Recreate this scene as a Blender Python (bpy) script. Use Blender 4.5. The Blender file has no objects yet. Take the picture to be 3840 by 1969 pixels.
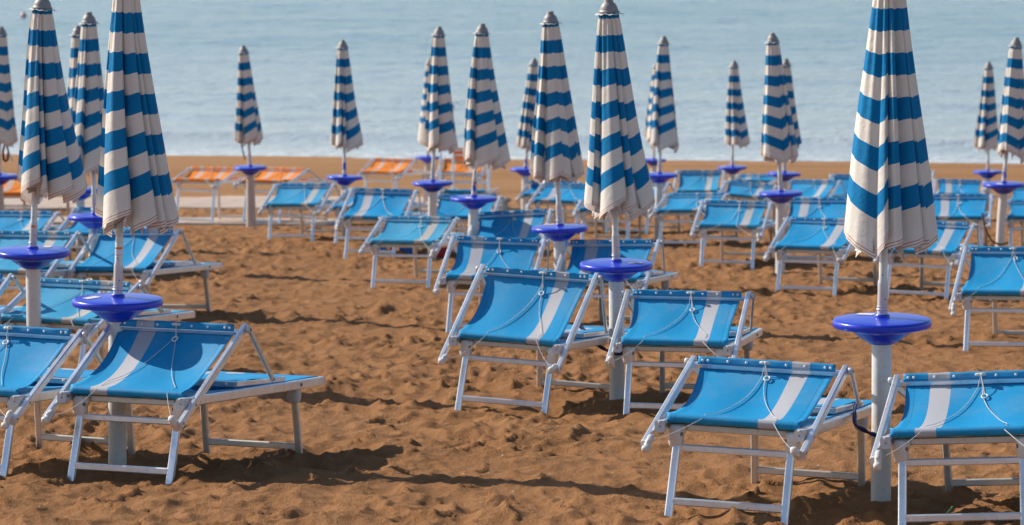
import bpy, math, random
import numpy as np
from mathutils import Vector, Matrix

R_ = math.radians
sc = bpy.context.scene
COL = sc.collection
Z0 = 9.09            # camera height over the sea; everything below is written relative to the eye

# ------------------------------------------------------------------ camera, sky, sun, exposure
cam_d = bpy.data.cameras.new('camera')
cam = bpy.data.objects.new('camera', cam_d); COL.objects.link(cam)
cam.location = (0, 0, Z0)
cam.rotation_euler = (math.pi/2-0.1275, 0, 0)
cam_d.sensor_width = 36; cam_d.lens = 131.9
cam_d.clip_start = 0.5; cam_d.clip_end = 6000
cam_d.dof.use_dof = True
cam_d.dof.focus_distance = 20.6
cam_d.dof.aperture_fstop = 5.2
cam_d.dof.aperture_blades = 7
sc.camera = cam

AZ, EL = R_(27), R_(34)
to_sun = Vector((-math.cos(AZ)*math.cos(EL), math.sin(AZ)*math.cos(EL), math.sin(EL)))
w = bpy.data.worlds.new('World'); sc.world = w; w.use_nodes = True
nt = w.node_tree
bg = nt.nodes['Background']; sky = nt.nodes.new('ShaderNodeTexSky')
sky.sky_type = 'NISHITA'; sky.sun_disc = False
sky.sun_elevation = EL; sky.sun_rotation = math.atan2(to_sun.x, to_sun.y)
sky.air_density = 1.0; sky.dust_density = .7; sky.ozone_density = 2.0
nt.links.new(sky.outputs[0], bg.inputs[0]); bg.inputs[1].default_value = 0.108
sl = bpy.data.lights.new('sun', 'SUN'); sl.energy = 5.0; sl.angle = R_(0.55); sl.color = (1, .93, .83)
so = bpy.data.objects.new('sun', sl); COL.objects.link(so)
so.rotation_euler = (-to_sun).to_track_quat('-Z', 'Y').to_euler(); so.location = (-20, 10, 30)
sc.view_settings.view_transform = 'Standard'; sc.view_settings.look = 'None'
sc.view_settings.exposure = 0.34; sc.view_settings.gamma = 1

# ------------------------------------------------------------------ materials
def mat(name): 
    m = bpy.data.materials.new(name); m.use_nodes = True
    t = m.node_tree; return m, t, t.nodes['Principled BSDF']
def N(t, typ, **kw):
    n = t.nodes.new(typ)
    for k, v in kw.items(): setattr(n, k, v)
    return n
def L(t, a, b): t.links.new(a, b)
def math_(t, op, a, b=None, clamp=False):
    n = N(t, 'ShaderNodeMath', operation=op); n.use_clamp = clamp
    for i, v in enumerate((a, b)):
        if v is None: continue
        if isinstance(v, (int, float)): n.inputs[i].default_value = v
        else: L(t, v, n.inputs[i])
    return n.outputs[0]
def mix(t, f, a, b, typ='MIX'):
    n = N(t, 'ShaderNodeMix', data_type='RGBA', blend_type=typ)
    for s, v in ((n.inputs[0], f), (n.inputs[6], a), (n.inputs[7], b)):
        if isinstance(v, (int, float)): s.default_value = v
        elif isinstance(v, tuple): s.default_value = (*v, 1)
        else: L(t, v, s)
    return n.outputs[2]
def noise(t, vec, scale, detail=3, rough=.55):
    n = N(t, 'ShaderNodeTexNoise'); n.inputs['Scale'].default_value = scale
    n.inputs['Detail'].default_value = detail; n.inputs['Roughness'].default_value = rough
    if vec is not None: L(t, vec, n.inputs['Vector'])
    return n.outputs['Fac']
def ramp(t, fac, lo, hi):
    n = N(t, 'ShaderNodeMapRange'); n.inputs[1].default_value = lo; n.inputs[2].default_value = hi
    L(t, fac, n.inputs[0]); return n.outputs[0]
def bump(t, b, h, dist, strength=1.0):
    n = N(t, 'ShaderNodeBump'); n.inputs['Strength'].default_value = strength
    n.inputs['Distance'].default_value = dist; L(t, h, n.inputs['Height']); L(t, n.outputs[0], b.inputs['Normal'])
def simple(name, col, rough, metal=0.0, var=.12, vs=14, dirt=None, coat=0, bmp=0):
    m, t, b = mat(name)
    tc = N(t, 'ShaderNodeTexCoord').outputs['Object']
    nz = noise(t, tc, vs, 5)
    c = mix(t, ramp(t, nz, .3, .7), tuple(x*(1-var) for x in col), tuple(min(1, x*(1+var)) for x in col))
    if dirt:
        n2 = noise(t, tc, 31, 4, .7)
        c = mix(t, math_(t, 'MULTIPLY', ramp(t, n2, .56, .74), dirt[1]), c, dirt[0])
    L(t, c, b.inputs['Base Color'])
    L(t, math_(t, 'ADD', math_(t, 'MULTIPLY', nz, .2), rough-.1), b.inputs['Roughness'])
    b.inputs['Metallic'].default_value = metal
    b.inputs['Coat Weight'].default_value = coat
    if bmp: bump(t, b, noise(t, tc, 220, 3), bmp)
    return m
M = {}
M['alu'] = simple('anodised_aluminium', (.80, .82, .85), .32, .74, .07, 9, ((.42, .38, .33), .45))
M['alu_old'] = simple('weathered_aluminium', (.66, .63, .58), .45, .6, .1, 9, ((.35, .28, .2), .6))
M['pipe'] = simple('sandy_white_pvc', (.66, .65, .62), .42, 0, .05, 5, ((.36, .25, .16), .45))
M['pipe_tan'] = simple('sun_browned_pvc', (.52, .43, .36), .5, 0, .08, 5)
M['pole'] = simple('painted_steel_pole', (.62, .60, .57), .33, .25, .06, 7, ((.3, .22, .16), .5))
M['disc'] = simple('blue_tray_plastic', (.006, .030, .50), .30, 0, .14, 6, ((.05, .09, .42), .4), .2)
M['cap'] = simple('grey_cap_plastic', (.25, .235, .225), .5, 0, .08, 12)
M['frill'] = simple('cream_frill_cloth', (.66, .60, .55), .85, 0, .08, 30)
M['plastic'] = simple('ivory_joint_plastic', (.68, .64, .58), .38, 0, .06, 20, ((.5, .4, .28), .35))
M['block'] = simple('grey_joint_plastic', (.56, .56, .57), .42, 0, .06, 20, ((.4, .33, .26), .4))
M['cord'] = simple('off_white_cord', (.55, .53, .50), .7, 0, .08, 60)
M['rivet'] = simple('white_rivet', (.74, .73, .72), .35)
M['bolt'] = simple('rusty_bolt', (.22, .15, .11), .5, .6, .3, 80)
M['rope'] = simple('navy_rope', (.012, .02, .09), .8, 0, .4, 120, None, 0, .002)
M['shell'] = simple('shell_white', (.58, .50, .42), .5)
M['green'] = simple('green_straw_plastic', (.05, .5, .14), .35)
M['paving'] = None

def cloth(name, base, stripe, cols, fade=(.10, .42, .55)):
    m, t, b = mat(name)
    uv = N(t, 'ShaderNodeUVMap').outputs[0]
    sx = N(t, 'ShaderNodeSeparateXYZ'); L(t, uv, sx.inputs[0])
    u = sx.outputs[0]
    tc = N(t, 'ShaderNodeTexCoord').outputs['Object']
    oi = N(t, 'ShaderNodeObjectInfo')
    sep = N(t, 'ShaderNodeSeparateColor'); L(t, oi.outputs['Color'], sep.inputs[0])
    fd = math_(t, 'SUBTRACT', 1.0, sep.outputs[0])
    n1 = noise(t, tc, 5, 4, .6)
    f = math_(t, 'MULTIPLY', fd, ramp(t, n1, .2, .8))
    c = mix(t, math_(t, 'ADD', math_(t, 'MULTIPLY', fd, .45), math_(t, 'MULTIPLY', f, .5)), base, fade)
    sm = None
    for cx, hw in cols:
        d = math_(t, 'ABSOLUTE', math_(t, 'SUBTRACT', u, cx))
        k = math_(t, 'LESS_THAN', d, hw); sm = k if sm is None else math_(t, 'MAXIMUM', sm, k)
    c = mix(t, sm, c, mix(t, fd, stripe, (.52, .47, .38)))
    dd = math_(t, 'ABSOLUTE', math_(t, 'SUBTRACT', math_(t, 'ABSOLUTE', u), .875))
    c = mix(t, math_(t, 'MULTIPLY', math_(t, 'LESS_THAN', dd, .006), .6), c, tuple(x*.35 for x in base))
    dust = math_(t, 'MULTIPLY', ramp(t, noise(t, tc, 2.2, 6, .7), .48, .8), .20); c = mix(t, dust, c, (.50, .42, .32))
    c = mix(t, math_(t, 'MULTIPLY', ramp(t, noise(t, tc, 26, 5, .7), .55, .85), .14), c, (.45, .5, .5))
    L(t, c, b.inputs['Base Color']); b.inputs['Roughness'].default_value = .62
    b.inputs['Specular IOR Level'].default_value = .35
    wv = noise(t, tc, 420, 2); bump(t, b, wv, .0012)
    tr = N(t, 'ShaderNodeBsdfTranslucent'); L(t, c, tr.inputs[0])
    ms = N(t, 'ShaderNodeMixShader'); ms.inputs[0].default_value = .11
    L(t, b.outputs[0], ms.inputs[1]); L(t, tr.outputs[0], ms.inputs[2])
    L(t, ms.outputs[0], t.nodes['Material Output'].inputs[0])
    return m
BL = (.0, .29, .585); ST = (.50, .50, .53)
M['blue_L'] = cloth('blue_canvas_stripe_left', BL, ST, [(-.5, .15)])
M['blue_R'] = cloth('blue_canvas_stripe_right', BL, ST, [(.5, .13)])
M['orange'] = cloth('orange_canvas', (.88, .25, .016), (.60, .44, .36), [(-.5, .12), (.5, .12)], (.8, .3, .05))

def canopy_mat():
    m, t, b = mat('striped_umbrella_cloth')
    sx = N(t, 'ShaderNodeSeparateXYZ'); L(t, N(t, 'ShaderNodeUVMap').outputs[0], sx.inputs[0])
    v, hd = sx.outputs[1], sx.outputs[0]        # v: metres from the cap; u: metres from the hem
    k = math_(t, 'DIVIDE', math_(t, 'SUBTRACT', v, .04), .1145)
    md = math_(t, 'GREATER_THAN', math_(t, 'FLOORED_MODULO', k, 2.0), 1.0)
    md = math_(t, 'MULTIPLY', md, math_(t, 'LESS_THAN', k, 10.0))
    blue = math_(t, 'MAXIMUM', md, math_(t, 'LESS_THAN', v, .04))
    tc = N(t, 'ShaderNodeTexCoord').outputs['Object']
    n1 = ramp(t, noise(t, tc, 3.5, 5, .65), .3, .75)
    cr = mix(t, n1, (.86, .80, .715), (.79, .725, .635))
    bl = mix(t, n1, (.0, .215, .49), (.0, .175, .41))
    c = mix(t, blue, cr, bl)
    for a in (.011, .027):
        dd = math_(t, 'ABSOLUTE', math_(t, 'SUBTRACT', hd, a))
        c = mix(t, math_(t, 'MULTIPLY', math_(t, 'LESS_THAN', dd, .0022), .9), c, (.42, .10, .03))
    L(t, c, b.inputs['Base Color']); b.inputs['Roughness'].default_value = .6
    b.inputs['Specular IOR Level'].default_value = .15
    bump(t, b, noise(t, tc, 30, 4), .004)
    tr = N(t, 'ShaderNodeBsdfTranslucent'); L(t, c, tr.inputs[0])
    ms = N(t, 'ShaderNodeMixShader'); ms.inputs[0].default_value = .18
    L(t, b.outputs[0], ms.inputs[1]); L(t, tr.outputs[0], ms.inputs[2])
    L(t, ms.outputs[0], t.nodes['Material Output'].inputs[0])
    return m
M['canopy'] = canopy_mat()

def sand_mat():
    m, t, b = mat('beach_sand')
    tc = N(t, 'ShaderNodeNewGeometry').outputs['Position']
    a = ramp(t, noise(t, tc, 1.3, 6, .6), .3, .7)
    c = mix(t, a, (.315, .150, .061), (.370, .184, .078))
    g = ramp(t, noise(t, tc, 150, 3, .7), .35, .7)
    c = mix(t, math_(t, 'MULTIPLY', g, .35), c, (.20, .09, .036))
    wet = ramp(t, noise(t, tc, .35, 3), .42, .62)
    c = mix(t, math_(t, 'MULTIPLY', wet, .22), c, (.23, .105, .040))
    mp = N(t, 'ShaderNodeMapping'); mp.inputs['Scale'].default_value = (.02, .75, 1); L(t, tc, mp.inputs[0])
    sy = N(t, 'ShaderNodeSeparateXYZ'); L(t, tc, sy.inputs[0])
    band = math_(t, 'MULTIPLY', ramp(t, noise(t, mp.outputs[0], 1.0, 5, .65), .50, .62), ramp(t, sy.outputs[1], 64, 72))
    c = mix(t, math_(t, 'MULTIPLY', ramp(t, sy.outputs[1], 62, 70), .6), c, (.43, .24, .115))
    c = mix(t, math_(t, 'MULTIPLY', band, .45), c, (.22, .105, .045))
    L(t, c, b.inputs['Base Color']); b.inputs['Roughness'].default_value = .95
    b.inputs['Specular IOR Level'].default_value = .12
    h = math_(t, 'ADD', math_(t, 'MULTIPLY', noise(t, tc, 28, 5, .7), 1.0), math_(t, 'MULTIPLY', noise(t, tc, 95, 3, .75), .55))
    bump(t, b, h, .028, .9)
    return m
M['sand'] = sand_mat()

def paving_mat():
    m, t, b = mat('pale_paving')
    tc = N(t, 'ShaderNodeNewGeometry').outputs['Position']
    br = N(t, 'ShaderNodeTexBrick'); br.inputs['Scale'].default_value = 1.0
    br.inputs['Brick Width'].default_value = .5; br.inputs['Row Height'].default_value = .5; br.offset = 0
    br.inputs['Mortar Size'].default_value = .012
    br.inputs['Color1'].default_value = (.40, .325, .27, 1); br.inputs['Color2'].default_value = (.46, .375, .31, 1)
    br.inputs['Mortar'].default_value = (.30, .18, .10, 1); L(t, tc, br.inputs['Vector'])
    c = mix(t, math_(t, 'MULTIPLY', ramp(t, noise(t, tc, 1.6, 5, .7), .45, .7), .6), br.outputs[0], (.42, .23, .11))
    L(t, c, b.inputs['Base Color']); b.inputs['Roughness'].default_value = .85
    return m
M['paving'] = paving_mat()

def water_mat():
    m, t, b = mat('sea_water')
    geo = N(t, 'ShaderNodeNewGeometry').outputs['Position']
    mp = N(t, 'ShaderNodeMapping'); mp.inputs['Scale'].default_value = (.45, 1, 1); L(t, geo, mp.inputs[0])
    sx = N(t, 'ShaderNodeSeparateXYZ'); L(t, geo, sx.inputs[0])
    n1 = noise(t, mp.outputs[0], 2.2, 6, .62)
    n0 = noise(t, mp.outputs[0], .18, 4, .55)
    # shore distance from the slanting waterline
    sd = math_(t, 'SUBTRACT', sx.outputs[1], math_(t, 'SUBTRACT', 90.2, math_(t, 'MULTIPLY', sx.outputs[0], .105)))
    deep = ramp(t, sd, 0, 42)
    c = mix(t, deep, (.50, .55, .56), (.235, .36, .42))
    c = mix(t, math_(t, 'MULTIPLY', ramp(t, n0, .4, .65), .45), c, (.40, .49, .53))
    # foam in broken lines along the edge and on the little breakers
    fn = noise(t, mp.outputs[0], 3.6, 6, .75)
    edge = math_(t, 'SUBTRACT', 1.0, ramp(t, sd, .2, 3.2), clamp=True)
    edge = math_(t, 'MULTIPLY', edge, ramp(t, fn, .46, .60))
    c = mix(t, edge, c, (.78, .78, .76))
    L(t, c, b.inputs['Base Color'])
    L(t, math_(t, 'ADD', .16, math_(t, 'MULTIPLY', edge, .5)), b.inputs['Roughness'])
    b.inputs['IOR'].default_value = 1.33
    h = math_(t, 'ADD', math_(t, 'MULTIPLY', n1, .5), math_(t, 'MULTIPLY', noise(t, mp.outputs[0], 9, 4, .6), .18))
    bump(t, b, h, .42, 1.0)
    return m
M['water'] = water_mat()

# ------------------------------------------------------------------ mesh helpers
def link(name, me, m, parent=None):
    o = bpy.data.objects.new(name, me); COL.objects.link(o)
    if m is not None: me.materials.append(m)
    if parent is not None: o.parent = parent
    return o
def empty(name, loc, mw=None):
    o = bpy.data.objects.new(name, None); COL.objects.link(o); o.empty_display_size = .2
    if mw is not None: o.matrix_world = mw
    else: o.location = loc
    return o
def tag(o, label=None, cat=None, group=None, kind=None):
    for k, v in (('label', label), ('category', cat), ('group', group), ('kind', kind)):
        if v: o[k] = v
    return o
def grid_mesh(name, X, Y, Z, UV=None, smooth=True, close=False):
    r, c = X.shape
    me = bpy.data.meshes.new(name)
    co = np.stack([X, Y, Z], -1).reshape(-1, 3).astype(np.float32)
    me.vertices.add(r*c); me.vertices.foreach_set('co', co.ravel())
    i = np.arange(r*c).reshape(r, c)
    if close: i = np.concatenate([i, i[:, :1]], 1)
    q = np.stack([i[:-1, :-1], i[:-1, 1:], i[1:, 1:], i[1:, :-1]], -1).reshape(-1, 4)
    n = len(q)
    me.loops.add(n*4); me.loops.foreach_set('vertex_index', q.ravel().astype(np.int32))
    me.polygons.add(n); me.polygons.foreach_set('loop_start', (np.arange(n)*4).astype(np.int32))
    me.polygons.foreach_set('loop_total', np.full(n, 4, np.int32))
    if smooth: me.polygons.foreach_set('use_smooth', np.ones(n, bool))
    if UV is not None:
        l = me.uv_layers.new(name='UVMap')
        u = np.stack(UV, -1).reshape(-1, 2)[q.ravel()]
        l.data.foreach_set('uv', u.astype(np.float32).ravel())
    me.update(calc_edges=True); me.validate(); return me

class MB:
    def __init__(s): s.v = []; s.f = []; s.sm = []
    def add(s, vs, fs, smooth=False):
        k = len(s.v); s.v += [tuple(v) for v in vs]; s.f += [tuple(i+k for i in f) for f in fs]; s.sm += [smooth]*len(fs); return s
    def bar(s, p, q, w, h, up=(0, 0, 1), ch=.18):
        """chamfered rectangular tube from p to q, w wide and h along up"""
        p, q = Vector(p), Vector(q); d = (q-p).normalized(); up = Vector(up)
        side = d.cross(up).normalized(); u2 = side.cross(d).normalized()
        c = min(w, h)*ch; a, b = w/2, h/2
        ring = [(-a+c, -b), (a-c, -b), (a, -b+c), (a, b-c), (a-c, b), (-a+c, b), (-a, b-c), (-a, -b+c)]
        vs = [e+side*x+u2*y for e in (p, q) for x, y in ring]
        fs = [(i, (i+1) % 8, 8+(i+1) % 8, 8+i) for i in range(8)]
        fs += [tuple(range(7, -1, -1)), tuple(range(8, 16))]
        return s.add(vs, fs)
    def tube(s, pts, r, n=8, closed=False):
        pts = [Vector(p) for p in pts]; m = len(pts); vs = []
        nx = None
        for i, p in enumerate(pts):
            a = pts[(i-1) % m] if (closed or i) else p; b = pts[(i+1) % m] if (closed or i < m-1) else p
            d = (b-a).normalized()
            if nx is None: nx = d.orthogonal().normalized()
            nx = (nx-d*nx.dot(d)).normalized(); ny = d.cross(nx)
            rr = r[i] if isinstance(r, (list, tuple)) else r
            vs += [p+(nx*math.cos(k*2*math.pi/n)+ny*math.sin(k*2*math.pi/n))*rr for k in range(n)]
        fs = []
        for i in range(m if closed else m-1):
            j = (i+1) % m
            fs += [(i*n+k, i*n+(k+1) % n, j*n+(k+1) % n, j*n+k) for k in range(n)]
        s.add(vs, fs, True)
        if not closed: s.add(vs, [tuple(range(n-1, -1, -1)), tuple(range((m-1)*n, m*n))])
        return s
    def lathe(s, prof, n=40, org=(0, 0, 0), axis=None, smooth=True):
        vs = []; q = Vector(axis).to_track_quat('Z', 'Y') if axis else None
        for r, z in prof:
            for k in range(n):
                v = Vector((r*math.cos(k*2*math.pi/n), r*math.sin(k*2*math.pi/n), z))
                if q: v = q @ v
                vs.append(v+Vector(org))
        fs = [(i*n+k, i*n+(k+1) % n, (i+1)*n+(k+1) % n, (i+1)*n+k) for i in range(len(prof)-1) for k in range(n)]
        s.add(vs, fs, smooth)
        s.add([vs[k] for k in range(n)], [tuple(range(n-1, -1, -1))]); s.add([vs[-n+k] for k in range(n)], [tuple(range(n))])
        return s
    def blob(s, c, rad, rot=None, n=10, m=7, pw=.7):
        """rounded box-like lump"""
        vs = []; c = Vector(c)
        for i in range(m+1):
            th = math.pi*i/m
            for k in range(n):
                ph = 2*math.pi*k/n
                f = lambda x: math.copysign(abs(x)**pw, x)
                v = Vector((f(math.sin(th))*f(math.cos(ph))*rad[0], f(math.sin(th))*f(math.sin(ph))*rad[1], f(math.cos(th))*rad[2]))
                if rot is not None: v = rot @ v
                vs.append(v+c)
        s.add(vs, [(i*n+k, (i+1)*n+k, (i+1)*n+(k+1) % n, i*n+(k+1) % n) for i in range(m) for k in range(n)], True)
        return s
    def build(s, name, m, parent=None):
        me = bpy.data.meshes.new(name); me.from_pydata(s.v, [], s.f)
        me.polygons.foreach_set('use_smooth', s.sm); me.update()
        return link(name, me, m, parent)

# ------------------------------------------------------------------ the lie of the land
H, SL = 2.2334, .0779
def gz(X, Y):
    X = np.asarray(X, float); Y = np.asarray(Y, float)
    cr = np.clip((Y-40)/15, 0, 1)*(1-.7*np.clip((Y-72)/12, 0, 1))
    b = np.minimum(Y, 78)
    return Z0-H-SL*b-.013*np.maximum(0, b-50)-.0327*np.maximum(0, Y-78)-.0105*X*cr
def hsh(ix, iy, s):
    v = np.sin(ix*127.1+iy*311.7+s*74.7)*43758.5453
    return v-np.floor(v)
def vnoise(x, y, s=0):
    ix, iy = np.floor(x), np.floor(y); fx, fy = x-ix, y-iy
    fx = fx*fx*(3-2*fx); fy = fy*fy*(3-2*fy)
    a, b, c, d = hsh(ix, iy, s), hsh(ix+1, iy, s), hsh(ix, iy+1, s), hsh(ix+1, iy+1, s)
    return (a*(1-fx)+b*fx)*(1-fy)+(c*(1-fx)+d*fx)*fy-.5
def worley(x, y, s):
    ix, iy = np.floor(x), np.floor(y)
    best = np.full(x.shape, 9.); val = np.zeros(x.shape)
    for dx in (-1, 0, 1):
        for dy in (-1, 0, 1):
            jx, jy = ix+dx, iy+dy
            px, py = jx+.1+.8*hsh(jx, jy, s), jy+.1+.8*hsh(jx, jy, s+1)
            d = (px-x)**2+(py-y)**2
            k = d < best
            best = np.where(k, d, best); val = np.where(k, hsh(jx, jy, s+2), val)
    return best, val
PIPES = []
def relief(x, y):
    wx = x+.10*vnoise(x*2.7, y*2.1, 11)+.035*vnoise(x*6, y*5, 12); wy = y+.14*vnoise(x*2.7, y*2.1, 13)+.04*vnoise(x*6, y*5, 14)
    d1, v1 = worley(wx/.185, wy/.235, 1); d2, v2 = worley(wx/.10, wy/.13, 5)
    sm = np.clip(.85+.9*vnoise(x*.8, y*.7, 31), .5, 1.2)
    soft = lambda d: d/(1+.5*d)
    h = (.112*soft(d1)*(.45+.75*v1)+.044*soft(d2)*(.4+.8*v2)-.05)*sm
    h += .040*vnoise(x*1.0, y*.9, 21)+.044*vnoise(x*3.4, y*2.4, 22)*sm+.044*vnoise(x*7.2, y*5.0, 25)*sm+.009*vnoise(x*14, y*12, 23)+.0016*vnoise(x*34, y*34, 24)
    # broken crusty footprints, here and there
    dd, vv = worley(x/1.1, y/1.1, 40)
    foot = (vv > .8)*np.clip(1-dd/.012, 0, 1)
    h -= foot*(.014+.030*vnoise(x*24, y*24, 41))
    for px, py in PIPES:
        k = np.exp(-((x-px)**2+(y-py)**2)/.16); h = h*(1-.6*k)-.01*k
    far = np.clip((y-66)/8, 0, 1)
    tr = .030*np.sin(y*6.5+5*vnoise(x*.05, y*.3, 51)+.5*vnoise(x*.6, y*2, 53))*(.4+1.2*(vnoise(x*.06, y*.45, 55)+.5))+.05*vnoise(x*.12, y*1.5, 52)+.012*vnoise(x*2, y*2, 54)
    return h*(1-far)+tr*far*np.clip((90-y)/4, .15, 1)
def ground(x, y):
    return float(gz(x, y)+relief(np.array([[x]]), np.array([[y]]))[0, 0])
# ------------------------------------------------------------------ umbrellas' positions: X, Y, tray height, cap over tray, lean, hem over tray, pipe foot X
UMB = [
 ('A',1.948,19.55,.948,1.87,.010,.425,1.955), ('B',-2.268,21.38,.948,1.88,.039,.461,-2.286), ('Cc',.722,25.75,.935,1.811,-.033,.402,.731),
 ('D',-3.45,26.8,.975,1.82,.055,.448,-3.451), ('E',.421,32.9,.897,1.884,-.046,.459,.428), ('F',-.408,39.9,.930,1.842,.05,.402,-.438),
 ('G',-.982,46.1,.915,1.901,.046,.449,-.992), ('H',-2.287,51.0,.852,1.843,-.009,.442,-2.271), ('I',-3.93,56.0,.902,1.802,-.047,.401,-3.918),
 ('J',3.062,42.5,.909,1.799,-.062,.409,3.062), ('K',3.746,63.5,.897,1.787,.011,.407,3.746), ('L',5.865,44.5,.965,1.727,.071,.39,5.817),
 ('M',8.159,64.0,.862,1.856,-.009,.431,8.159), ('N',-3.908,34.9,.924,1.883,-.015,.449,-3.931), ('O',-4.923,42.5,.936,1.837,.002,.337,-4.923),
 ('P',.217,60.0,.874,1.759,.079,.372,.192), ('Q',4.086,56.0,.893,1.699,.005,.446,4.086), ('R',-1.683,74.5,.916,1.945,.024,.311,-1.683),
 ('S',2.782,73.4,.916,1.898,.028,.413,2.766), ('V',2.005,50.8,.918,1.86,.028,.40,1.99), ('T',-6.6,48.0,.916,1.892,.034,.452,-6.6)]
PIPES += [(u[7], u[2]) for u in UMB if u[2] < 50]

# ------------------------------------------------------------------ sand, paving, sea
def build_ground():
    ys = [-30., -10, 0, 6, 10, 13]
    y = 15.0
    while y < 98:
        ys.append(y); y += .021*(y/17)**1.15 if y < 66 else .11
    ys += [101, 106, 115, 130]
    ys = np.array(ys)
    u = np.linspace(-1, 1, 800)
    half = np.clip(ys, 12, 200)*.1375*1.12+2.6
    side = np.array([1.4, 2.2, 4, 9])
    X = u[None, :]*half[:, None]
    X = np.concatenate([-(half[:, None]*side[::-1][None, :]), X, half[:, None]*side[None, :]], 1)
    Y = np.repeat(ys[:, None], X.shape[1], 1)
    Z = gz(X, Y)
    k = (ys > 14.5) & (ys < 99)
    r = np.zeros_like(Z); r[k] = relief(X[k], Y[k]); 
    # flat beds under the two paved walks
    for (x1, ya, yb) in ((-.0, 67.2, 78.6), (-2.7, 57.0, 60.9)):
        m = np.clip((x1+.4-X)/.4, 0, 1)*np.clip((Y-ya+.3)/.3, 0, 1)*np.clip((yb+.3-Y)/.3, 0, 1)
        r = r*(1-m)-.02*m
    me = grid_mesh('sand', X, Y, Z+r)
    tag(link('beach_sand', me, M['sand']), kind='structure')
build_ground()
def paving(name, x1, ya, yb, bow):
    xs = np.linspace(-24, x1, 90); t = np.linspace(0, 1, 14)
    X, T = np.meshgrid(xs, t); Y = ya+(yb-ya)*T+bow*np.minimum(0, X+6)+.10*vnoise(X*.8, T*0+3, 61)*(T > .5)-.10*vnoise(X*.9, T*0+8, 62)*(T < .5)
    X = X+.12*vnoise(Y*2, Y*0, 66)*(X > x1-.4)
    Z = gz(X, Y)+.012+.02*vnoise(X*.9, Y*.9, 63)
    o = link(name, grid_mesh(name, X, Y, Z), M['paving'])
    md = o.modifiers.new('thickness', 'SOLIDIFY'); md.thickness = .05; md.offset = -1
    tag(o, kind='structure')
paving('paved_path', -.1, 67.4, 78.4, .9)
paving('paved_walk', -2.65, 57.2, 60.6, .55)

def build_sea():
    ys = [86.]; 
    while ys[-1] < 175: ys.append(ys[-1]+.11*(ys[-1]/90)**1.6)
    ys += [178, 185, 200, 260, 500, 1500, 4000]
    ys = np.array(ys); n = 330
    u = np.linspace(-1, 1, n); half = np.clip(ys, 86, 180)*.155+3
    X = u[None, :]*half[:, None]
    wide = np.maximum(half*12, ys*1.5)
    X = np.concatenate([-wide[:, None], X, wide[:, None]], 1); Y = np.repeat(ys[:, None], n+2, 1)
    sd = Y-(90.2-.105*X)
    Z = .050*vnoise(X*.22, Y*.7, 71)+.040*vnoise(X*.7, Y*1.9, 72)+.022*vnoise(X*2, Y*4.0, 73)
    Z *= np.clip(sd/8, .12, 1)*np.clip((170-Y)/12, 0, 1)
    # low shore breakers
    for d0, a, w_ in ((2.6, .035, .45), (5.6, .12, .8), (11, .06, 1.1), (17.5, .07, 1.5), (26, .05, 1.6), (36, .05, 2.2)):
        c = sd-d0-1.6*vnoise(X*.09, X*0+d0, 75)-.6*vnoise(X*.4, X*0+d0, 76)
        amp = a*np.clip(.55+1.3*vnoise(X*.11, X*0+d0*3, 77), .05, 1.2)
        Z += amp*np.exp(-(c/w_)**2*np.where(c < 0, 3.0, .7))
    Z += np.where(sd < 0, -.04, 0)
    me = grid_mesh('sea', X, Y, Z)
    tag(link('sea_water', me, M['water']), kind='structure')
build_sea()

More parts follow.
